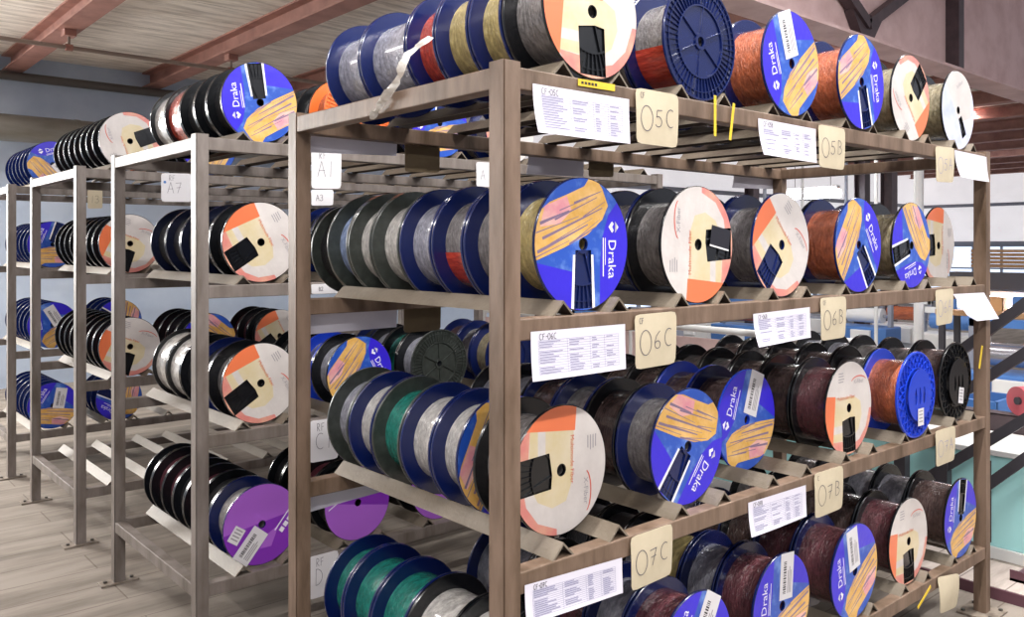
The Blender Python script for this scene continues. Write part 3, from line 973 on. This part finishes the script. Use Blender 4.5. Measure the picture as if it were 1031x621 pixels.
# yellow tags
def tagstrip(lab, px0, py0, px1, py1, wd, Y, text=False):
    a = at(px0, py0, Y); b = at(px1, py1, Y)
    t = thing('yellow_tag', lab, 'tag', b if b.z < a.z else a, 'yellow tags')
    o = t.location.copy()
    obj('strip', bar(BM(), a - o, b - o, wd, .0012, up=(0, 1, 0)), 'yellow_tape', t)
    if text:
        bm = BM(); L = (b - a).length
        for i in range(5):
            p = a - o + (b - a) * (.08 + .09 * i); q = a - o + (b - a) * (.14 + .09 * i)
            bar(bm, p + Vector((0, -.001, 0)), q + Vector((0, -.001, 0)), wd * .35, .0004, up=(0, 1, 0))
        obj('print', bm, 'ink_black', t)
tagstrip('yellow tape label stuck flat on the top beam above the CF-05C list', 582, 82.5, 619, 88.5, .017, -.001, True)
tagstrip('long yellow strip hanging from the top beam, left of the pair', 720, 96, 720, 137, .011, -.006)
tagstrip('shorter tilted yellow strip hanging from the top beam, right of the pair', 739, 104, 735, 141, .011, -.006)
tagstrip('yellow tag stuck on the far end post', 989, 348, 986, 371, .016, -.001)
tagstrip('yellow strip hanging from the lowest beam beside the crumpled card', 937, 590, 924, 612, .012, -.02)

# twisted film strip over the top end beam
t = thing('film_strip', 'torn strip of clear wrapping film hanging over the top end beam', 'plastic film', (-.02, .6, 1.9))
bm = BM()
p0 = Vector((.13, .40, 2.235)); pts = []
A0 = at_x(433, 38, .06); A1 = at_x(400, 82, -.004); A2 = at_x(384, 103, -.012); A3 = at_x(376, 119, -.008)
ctl = [A0, A0.lerp(A1, .5) + Vector((-.02, 0, .01)), A1, A2, A3]
wd = [.022, .018, .02, .024, .012]; tw = [20, 50, 90, 60, 120]
prev = None; N = 24
for i in range(N + 1):
    s_ = i / N * (len(ctl) - 1); k = min(int(s_), len(ctl) - 2); f = s_ - k
    p = ctl[k].lerp(ctl[k + 1], f) - t.location; w_ = wd[k] * (1 - f) + wd[k + 1] * f
    a_ = math.radians(tw[k] * (1 - f) + tw[k + 1] * f + 25 * math.sin(i * 1.3))
    n_ = Vector((-.5, math.cos(a_), .3 * math.sin(a_))).normalized() * w_ / 2
    m_ = Vector((-.012 * math.sin(i * .9) - .006, 0, .004 * math.cos(i * 1.7)))
    cur = [bm.verts.new(p - n_), bm.verts.new(p + m_), bm.verts.new(p + n_)]
    if prev:
        bm.faces.new((prev[0], prev[1], cur[1], cur[0])); bm.faces.new((prev[1], prev[2], cur[2], cur[1]))
    prev = cur
obj('film', bm, 'film', t, smooth=True)

# ------------------------------------------------------------------ the building
ZC = 3.78; YW = 9.6; YG = 2.6; XE = 24.5; XS = 8.0
struct('floor', box(BM(), -9, XE + .2, -7, YW + .2, -.1, 0), 'floor_planks')
struct('ceiling', box(BM(), -9, XE, YG, YW, ZC, ZC + .12), 'deck_boards')
struct('ceiling_high', box(BM(), -9, XE, -7, YG - .17, 8.4, 8.5), 'siding')
struct('wall_back', box(BM(), -9, XS, YW, YW + .2, 0, ZC), 'hall_wall')


def ibeam(bm, a, b, h, w, tf=.018, tw=.012):
    """I section whose top is at the height of a and b"""
    a = Vector(a); b = Vector(b)
    bar(bm, a - Vector((0, 0, tf / 2)), b - Vector((0, 0, tf / 2)), w, tf)
    bar(bm, a - Vector((0, 0, h - tf / 2)), b - Vector((0, 0, h - tf / 2)), w, tf)
    bar(bm, a - Vector((0, 0, h / 2)), b - Vector((0, 0, h / 2)), tw, h - 2 * tf)
    return bm


n = 0
for i in range(-5, 16):
    bx = .82 + 1.53 * i
    if bx > XE - .3: continue
    n += 1
    struct('trim_%d' % n, ibeam(BM(), (bx, YG + .17, ZC), (bx, YW, ZC), .19, .2), 'girder')
# the long edge girder with its stiffeners and brace
g = struct('trim_girder', ibeam(BM(), (-9, YG, ZC + 1.3), (XE, YG, ZC + 1.3), 1.5, .34, .03, .05), 'siding')
for px in (955, 1100, 640, 380):
    X = at(px, 30, YG - .03).x
    st = struct('trim_stiffener_%d' % px, box(BM(), X - .07, X + .07, YG - .17, YG - .025, ZC - .17, ZC + 1.27), 'dark_steel')
ctr = at(868, 28, YG - .06)
for (px, py) in ((920, -14), (838, -18)):
    p = at(px, py, YG - .06)
    struct('trim_brace_%d' % px, bar(BM(), ctr + Vector((0, -.04, .02)), p + Vector((0, -.04, 0)), .1, .1), 'dark_steel')
struct('trim_gusset', extrude_poly(BM(), [(ctr.x - .3, ctr.z + .12), (ctr.x + .3, ctr.z + .12), (ctr.x + .12, ctr.z - .1), (ctr.x - .12, ctr.z - .1)], YG - .12, YG - .03), 'dark_steel')


# far walls: insulated top, window band, low wall
def band_wall(name, along, a, b, pos, out):
    """along = 'x' or 'y' between a and b at the plane pos"""
    def bx(x0, x1, z0, z1, d0, d1):
        if along == 'x': return box(BM(), x0, x1, pos + d0, pos + d1, z0, z1)
        return box(BM(), pos + d0, pos + d1, x0, x1, z0, z1)
    struct('wall_%s_upper' % name, bx(a, b, 1.7, ZC, 0, .2), 'insulation_glow')
    struct('wall_%s_lower' % name, bx(a, b, 0, .35, 0, .2), 'hall_wall')
    for k, z in enumerate((1.68, 2.75)):
        struct('trim_%s_girt_%d' % (name, k), bx(a, b, z, z + .09, -.08, -.001), 'frame_grey')
    nw = max(1, round((b - a) / 1.5)); w = (b - a) / nw
    for i in range(nw):
        x0 = a + i * w; x1 = x0 + w
        p = struct('window_%s_%d' % (name, i + 1), bx(x0 + .05, x1 - .05, .4, 1.66, .09, .1), 'hall_pane')
        bm = BM()
        for z0, z1 in ((.35, .41), (1.62, 1.68), (.99, 1.03)):
            bb = bx(x0, x1, z0, z1, .02, .14); me = bpy.data.meshes.new('t'); bb.to_mesh(me); bb.free(); bm.from_mesh(me); bpy.data.meshes.remove(me)
        for c0 in (x0, x1 - .05, (x0 + x1) / 2 - .02):
            bb = bx(c0, c0 + .05, .36, 1.68, .015, .15); me = bpy.data.meshes.new('t'); bb.to_mesh(me); bb.free(); bm.from_mesh(me); bpy.data.meshes.remove(me)
        f = obj('window_frame', bm, 'frame_grey', p)


band_wall('rear', 'x', XS, XE, YW, 1)
band_wall('end', 'y', YG - 6, YW, XE, 1)

# pipes under the ceiling
def pipe(name, label, a, b, r, m, hang=()):
    t = thing(name, label, 'pipe', a)
    o = Vector(a)
    obj('pipe_run', rod(BM(), Vector(a) - o, Vector(b) - o, r, 14), m, t, smooth=True)
    for x, zt in hang:
        p = Vector((x, a[1], a[2])) - o
        bm = rod(BM(), p + Vector((0, 0, r)), p + Vector((0, 0, zt - a[2])), .012, 8)
        h = obj('hanger_rod', bm, 'thin_pipe', t)
        obj('pipe_clip', rod(BM(), p - Vector((.03, 0, 0)), p + Vector((.03, 0, 0)), r + .012, 12), 'girder', h, smooth=True)
        obj('beam_clamp', box(BM(), p.x - .05, p.x + .05, p.y - .06, p.y + .06, zt - a[2] - .06, zt - a[2] + .0), 'girder', h)
    return t
bz = ZC - .19
pipe('sprinkler_pipe', 'thin pipe hung on rods below the red-brown ceiling beams', (-8, 7.1, 3.43), (7.9, 7.1, 3.43), .02, 'thin_pipe', [(.82 + 1.53 * i, bz) for i in (-1, 0, 1, 2)])
pipe('wall_pipe', 'thick dark pipe running along the top of the blue-grey wall', (-8, YW - .18, 3.52), (7.9, YW - .18, 3.52), .05, 'dark_pipe', [])
d = pipe('air_duct', 'fat grey duct running low along the blue-grey wall', (-8, YW - .32, 2.92), (4.6, YW - .32, 2.92), .15, 'duct', [])
for i in range(8):
    p = Vector((-.6 + i * 1.5, 0, 0)) + Vector((1, 0, 0))
    obj('duct_band', rod(BM(), p, p + Vector((.05, 0, 0)), .157, 20), 'duct', d, smooth=True)
for i in range(4):
    obj('wall_bracket', box(BM(), 1.5 + 3 * i, 1.56 + 3 * i, .1, .318, -.03, .03), 'dark_steel', d)

# steel columns in the aisle
def column(label, X, Y, top, w=.15, m='column'):
    t = thing('steel_column', label, 'column', (X, Y, 0), 'building columns')
    bm = BM()
    box(bm, -w / 2, w / 2, -w / 2, -w / 2 + .012, 0, top); box(bm, -w / 2, w / 2, w / 2 - .012, w / 2, 0, top); box(bm, -.006, .006, -w / 2 + .011, w / 2 - .011, 0, top)
    obj('shaft', bm, m, t)
    obj('base_plate', box(BM(), -w * .8, w * .8, -w * .8, w * .8, 0, .015), 'plate_steel', t)
for px, X in ((757, 13.0), (868, 13.5), (895, 13.0)):
    p = at_x(px, 250, X); column('slim dark column far off in the hall, about %s' % {757: 'above the 06B list', 868: 'beside the fourth row', 895: 'behind the fifth row'}[px], p.x, p.y, ZC, .2, 'dark_steel')

# lamps
def tube_lamp(label, c, L, along, pw, hang=None, body='lamp_body', wide=0):
    t = thing('tube_lamp', label, 'lamp', c, 'tube lamps')
    dx, dy = (L / 2, .06) if along == 'x' else (.06, L / 2)
    obj('housing', box(BM(), -dx, dx, -dy, dy, .03, .09, .01), body, t)
    if wide: obj('bloom_box', box(BM(), -wide, wide, -dy, dy, -.12, .02, .03), 'glow', t)  # glowing box widens the lamp to imitate its bloom
    for s_ in (-.03, .03):
        a, b = (Vector((-dx * .96, s_, .01)), Vector((dx * .96, s_, .01))) if along == 'x' else (Vector((s_, -dy * .96, .01)), Vector((s_, dy * .96, .01)))
        obj('tube', rod(BM(), a, b, .017, 10), 'glow', t)
    if hang:
        for s_ in (-.7, .7):
            p = Vector((dx * s_ if along == 'x' else 0, 0 if along == 'x' else dy * s_, .09))
            obj('suspension_rod', rod(BM(), p, p + Vector((0, 0, hang - c[2] - .09)), .006, 6), 'dark_steel', t)
    l = bpy.data.lights.new('tube_light', 'AREA'); l.shape = 'RECTANGLE'; l.size = L if along == 'x' else .12; l.size_y = .12 if along == 'x' else L
    l.energy = pw; l.color = (1, .97, .94)
    lo = bpy.data.objects.new('tube_light', l); COL.objects.link(lo); lo.parent = t; lo.location = (0, 0, -.02)
    return t
p = at_x(818, 193, 13); tube_lamp('bright tube lamp hanging in the hall above the third reel row', p, 1.0, 'y', 60, ZC, wide=.13)
p = at_x(1024, 301, 9.5); LB = p
tube_lamp('bright tube lamp under the dark hall bench beam at right', p, 1.2, 'y', 30, wide=.08)
k = 0
for x in (-2.5, .8, 4.1):  # unseen lamps added to light the racks and reel faces
    for y in (-3.2, -.6):
        k += 1
        tube_lamp('added unseen tube lamp hung on long rods over the aisle before the nearest rack', Vector((x, y, 4.6)), 2.4, 'x', 125, 8.4)
for x, y in ((-2.0, 4.6), (-3.2, 8.7), (-1.0, 8.7), (5.6, 3.6), (9.4, 4.6), (13, 4.6), (18, 5.4)):  # lamps added to brighten the back wall, teal cabinet and hall
    tube_lamp('added tube lamp fixed between the ceiling beams', Vector((x, y, ZC - .085)), 1.5, 'y', 45 if y < 8 else 120)

# dark bench beam above the bench lamp and the bench below
t = thing('hall_bench', 'dark steel bench frame with a work top far right beyond the end post', 'bench', (LB.x, LB.y, 0))
obj('top_beam', box(BM(), -.1, .1, -.7, .7, LB.z + .1, LB.z + .3), 'machine_dark', t)
obj('bench_top', box(BM(), -.5, .3, -.7, .7, .82, .88), 'wood', t)
for y in (-.68, .62):
    obj('leg', box(BM(), -.03, .03, y, y + .06, 0, LB.z + .1), 'machine_dark', t)
    obj('leg', box(BM(), -.46, -.4, y, y + .06, 0, .82), 'machine_dark', t)
rr = random.Random(11)
for i in (2, 3, 5):
    y = -.6 + .24 * i; w_ = rr.uniform(.1, .18); h_ = rr.uniform(.08, .22)
    b = thing('parts_box', ['brown cardboard box', 'white parts box', 'blue parts bin'][i % 3] + ' on the far hall bench, ' + ORD[i] + ' from its near end', 'box', (LB.x - .25, LB.y + y, .8805), 'boxes on the hall bench')
    bm = BM()
    box(bm, -w_ / 2, w_ / 2, -w_ / 2, w_ / 2, 0, .006)
    for q in ((-w_ / 2, -w_ / 2 + .008, -w_ / 2, w_ / 2), (w_ / 2 - .008, w_ / 2, -w_ / 2, w_ / 2), (-w_ / 2, w_ / 2, -w_ / 2, -w_ / 2 + .008), (-w_ / 2, w_ / 2, w_ / 2 - .008, w_ / 2)):
        box(bm, q[0], q[1], q[2], q[3], .004, h_)
    obj('carton', bm, ['cardboard', 'white_paint', 'machine_blue'][i % 3], b)
    bm = BM(); box(bm, -w_ / 2 - .004, w_ / 2 + .004, -w_ / 2 - .004, w_ / 2 + .004, h_, h_ + .012, .003)
    obj('lid', bm, ['cardboard', 'white_paint', 'machine_blue'][i % 3], b)

# stacked timber against the end wall
p = at_x(1035, 262, 21)
t = thing('timber_rack', 'pale timber boards stacked high on a rack before the end wall', 'timber', (21, p.y, 0))
for i in range(5):
    obj('board', box(BM(), -.3, .3, -1.15, 1.15, 1.12 + .09 * i, 1.19 + .09 * i, .004), 'wood', t)
for y in (-1, 0, 1):
    obj('rack_leg', box(BM(), -.05, .05, y - .05, y + .05, 0, 1.115), 'machine_dark', t)


def machine(label, px, py_top, X, body, drum):
    p = at_x(px, py_top, X); h = p.z
    t = thing('winding_machine', label, 'machine', (p.x, p.y, 0), 'hall winding machines')
    obj('base_cabinet', box(BM(), -.25, .25, -.42, .42, .05, .42, .02), body, t)
    obj('plinth', box(BM(), -.23, .23, -.4, .4, 0, .05), 'machine_dark', t)
    for y in (-.4, .34):
        u = obj('upright', box(BM(), -.04, .04, y, y + .06, .42, h, .006), 'frame_grey', t)
    obj('cross_bar', box(BM(), -.04, .04, -.4, .4, h - .08, h - .001), body, t)
    obj('drum', rod(BM(), (0, -.26, .58), (0, .26, .58), .11, 20), drum, t, smooth=True)
    obj('shaft', rod(BM(), (0, -.34, .58), (0, .34, .58), .02, 10), 'chrome', t, smooth=True)
    obj('control_box', box(BM(), -.3, -.25, -.2, .1, .15, .38, .01), 'white_paint', t)
machine('blue winding machine seen between the second and third shelves, left of the 06B card', 748, 300, 10.0, 'machine_blue', 'cable_orange')
machine('white winding machine with a blue drum seen right of the CF-06C list row', 700, 306, 10.5, 'white_paint', 'machine_blue')
machine('grey winding machine with a pale drum behind the 06B card', 828, 300, 12.5, 'frame_grey', 'cardboard')
machine('blue winding machine with a white drum right of the 06B card', 872, 300, 11.2, 'machine_blue', 'white_paint')
machine('white winding machine with an orange drum left of the 06A card', 912, 300, 12.0, 'white_paint', 'cable_orange')
machine('grey winding machine seen above the reels right of the CF-06C card', 655, 310, 8.5, 'frame_grey', 'cable_orange')
machine('blue winding machine far off behind the CF-06C list', 600, 312, 6.8, 'machine_blue', 'cardboard')
machine('white winding machine with a blue drum behind the 06A card', 958, 310, 11.0, 'white_paint', 'machine_blue')
machine('blue winding machine at the hall right edge beyond the end post', 1022, 322, 7.6, 'machine_blue', 'chrome')

for i, (px, X) in enumerate(((770, 11.0), (808, 11.8), (852, 14.2), (882, 10.2), (925, 9.6))):
    p = at_x(px, 320, X)
    t = thing('service_pipe', 'thin pale upright pipe in the hall, ' + ORD[i] + ' from the left', 'pipe', (p.x, p.y, 0), 'upright service pipes')
    obj('pipe_run', rod(BM(), (0, 0, 0), (0, 0, ZC - .001), [.03, .025, .03, .025, .06][i], 10), ['frame_grey', 'white_paint'][i % 2] if i < 4 else 'white_paint', t, smooth=True)
    obj('floor_flange', rod(BM(), (0, 0, 0), (0, 0, .02), .09, 12), 'frame_grey', t)

# low teal cabinet past the end of the rack
t = thing('teal_cabinet', 'low teal cabinet with white skirting past the far end post', 'cabinet', (3.52, .09, 0))
obj('cabinet_body', box(BM(), 0, .75, 0, 2.6, .06, .53, .006), 'teal_paint', t)
obj('skirting', box(BM(), -.008, .75, -.004, 2.6, 0, .06, .002), 'white_paint', t)
obj('cabinet_top', box(BM(), -.015, .77, -.01, 2.61, .53, .56, .004), 'white_paint', t)
obj('door_seam', box(BM(), -.006, .001, .16, .164, .08, .5), 'machine_dark', t)
obj('handle', box(BM(), -.022, 0, .2, .21, .22, .42, .003), 'machine_dark', t)
t = thing('steel_channel', 'dark steel channel lying across the teal cabinet', 'beam', (4.05, -.05, .56))
bm = BM(); box(bm, -.05, .05, 0, 2.4, 0, .008); box(bm, -.05, -.042, 0, 2.4, .006, .1); box(bm, .042, .05, 0, 2.4, .006, .1); box(bm, -.05, .05, 0, 2.4, .094, .102)
obj('channel', bm, 'dark_steel', t)
t = thing('red_wheel', 'small red wheel standing on the dark channel at the right edge', 'wheel', (4.05, .28, .662))
def turned(prof, n=40): return lathe(BM(), prof, n)
obj('rim', turned([(.02, -.02), (.06, -.02), (.075, -.03), (.08, -.03), (.08, .03), (.075, .03), (.06, .02), (.02, .02)]), 'red_plastic', t, (0, 0, .08), smooth=True).rotation_euler.z = math.radians(60)
obj('hub', rod(BM(), (-.035, 0, 0), (.035, 0, 0), .022, 16), 'machine_dark', t, (0, 0, .08)).rotation_euler.z = math.radians(-30)
t = thing('blue_crate', 'blue plastic crate beyond the channel at the right edge', 'crate', (4.62, .95, 0))
bm = BM(); W_ = .34
box(bm, 0, .4, -W_, W_, 0, .02)
for q in ((0, .02, -W_, W_), (.38, .4, -W_, W_), (0, .4, -W_, -W_ + .02), (0, .4, W_ - .02, W_)): box(bm, q[0], q[1], q[2], q[3], .01, .62)
obj('crate_shell', bm, 'machine_blue', t)
obj('crate_rim', box(BM(), -.012, .0, -W_, W_, .56, .62), 'machine_blue', t)

# sloping rails
XR = 3.42
t = thing('stair_railing', 'dark sloping stair rails behind the far end post', 'railing', (XR, .2, 0))
o = Vector((XR, .2, 0))
ends = [((925, 486), (1075, 396)), ((985, 495), (1075, 431)), ((905, 399), (1075, 274)), ((975, 392), (1075, 328))]
for a_, b_ in ends:
    a3 = at_x(*a_, XR) - o; b3 = at_x(*b_, XR) - o
    obj('sloping_rail', bar(BM(), a3, b3, .04, .05), 'machine_dark', t)
ye = at_x(1074, 300, XR).y - o.y
obj('rail_post', box(BM(), -.03, .03, ye - .03, ye + .03, .053, 1.6), 'machine_dark', t)
ys = at_x(950, 472, XR).y - o.y
obj('rail_post', box(BM(), -.03, .03, ys - .03, ys + .03, 0, .62), 'machine_dark', t)
ys = at_x(908, 472, XR).y - o.y
obj('rail_post', box(BM(), -.03, .03, ys - .03, ys + .03, 0, .92), 'machine_dark', t)

# guard rail with a pale panel past the rack end
t = thing('guard_rail', 'pale tube rail with a pinkish panel running away past the rack end', 'railing', (3.42, .9, 0))
obj('top_tube', rod(BM(), (0, 0, 1.06), (0, 3.4, 1.06), .022, 12), 'white_paint', t, smooth=True)
obj('panel', box(BM(), -.008, .008, .02, 3.38, .62, 1.0), 'siding', t)
for y in (0.02, 1.7, 3.36):
    obj('rail_post', rod(BM(), (0, y, 0), (0, y, 1.06), .018, 10), 'white_paint', t, smooth=True)

# plank step and plate past the far post
t = thing('plank_step', 'low step of pale planks with a dark edge beyond the far foot plate', 'step', (2.97, -1.2, 0))
obj('edge_channel', box(BM(), 0, .012, 0, 2.2, 0, .05), 'maroon', t)
obj('planks', box(BM(), .012, .36, 0, 2.2, 0, .052), 'step_planks', t)
t = thing('steel_plate', 'maroon steel plate lying on the plank step at the right edge', 'plate', (3.12, -.35, .0522))
obj('plate', extrude_poly(BM(), [(0, 0), (.2, 0), (.2, .012), (0, .012)], 0, .38), 'maroon', t)
obj('upturned_edge', box(BM(), 0, .008, 0, .38, .0, .05), 'maroon', t)

# ------------------------------------------------------------------ light
w = bpy.data.worlds.new('World'); S.world = w; w.use_nodes = True
bg = w.node_tree.nodes['Background']
bg.inputs[0].default_value = (.86, .88, 1.0, 1); bg.inputs[1].default_value = .45
# daylight from the tall window of the back wall, left of the picture
l = bpy.data.lights.new('daylight', 'AREA'); l.shape = 'RECTANGLE'; l.size = 1.6; l.size_y = 1.4; l.energy = 450; l.color = (1, .97, .92)
lo = bpy.data.objects.new('window_daylight', l); COL.objects.link(lo); lo.location = (-2.6, 9.3, 2.4)
lo.rotation_euler = (math.radians(-68), 0, 0)

# ------------------------------------------------------------------ camera
cd_ = bpy.data.cameras.new('Camera'); cam = bpy.data.objects.new('Camera', cd_); COL.objects.link(cam)
cam.location = CAM
fw = Vector((FU, FV, 0)).normalized()
cam.rotation_euler = fw.to_track_quat('-Z', 'Y').to_euler()
cd_.sensor_width = 36; cd_.lens = 36 * F / 1031
cd_.shift_y = -(310.5 - HY) / 1031
cd_.clip_start = .05; cd_.clip_end = 200
S.camera = cam
S.view_settings.view_transform = 'Standard'; S.view_settings.look = 'None'
S.view_settings.gamma = 1; S.view_settings.use_curve_mapping = False
S.view_settings.exposure = .22
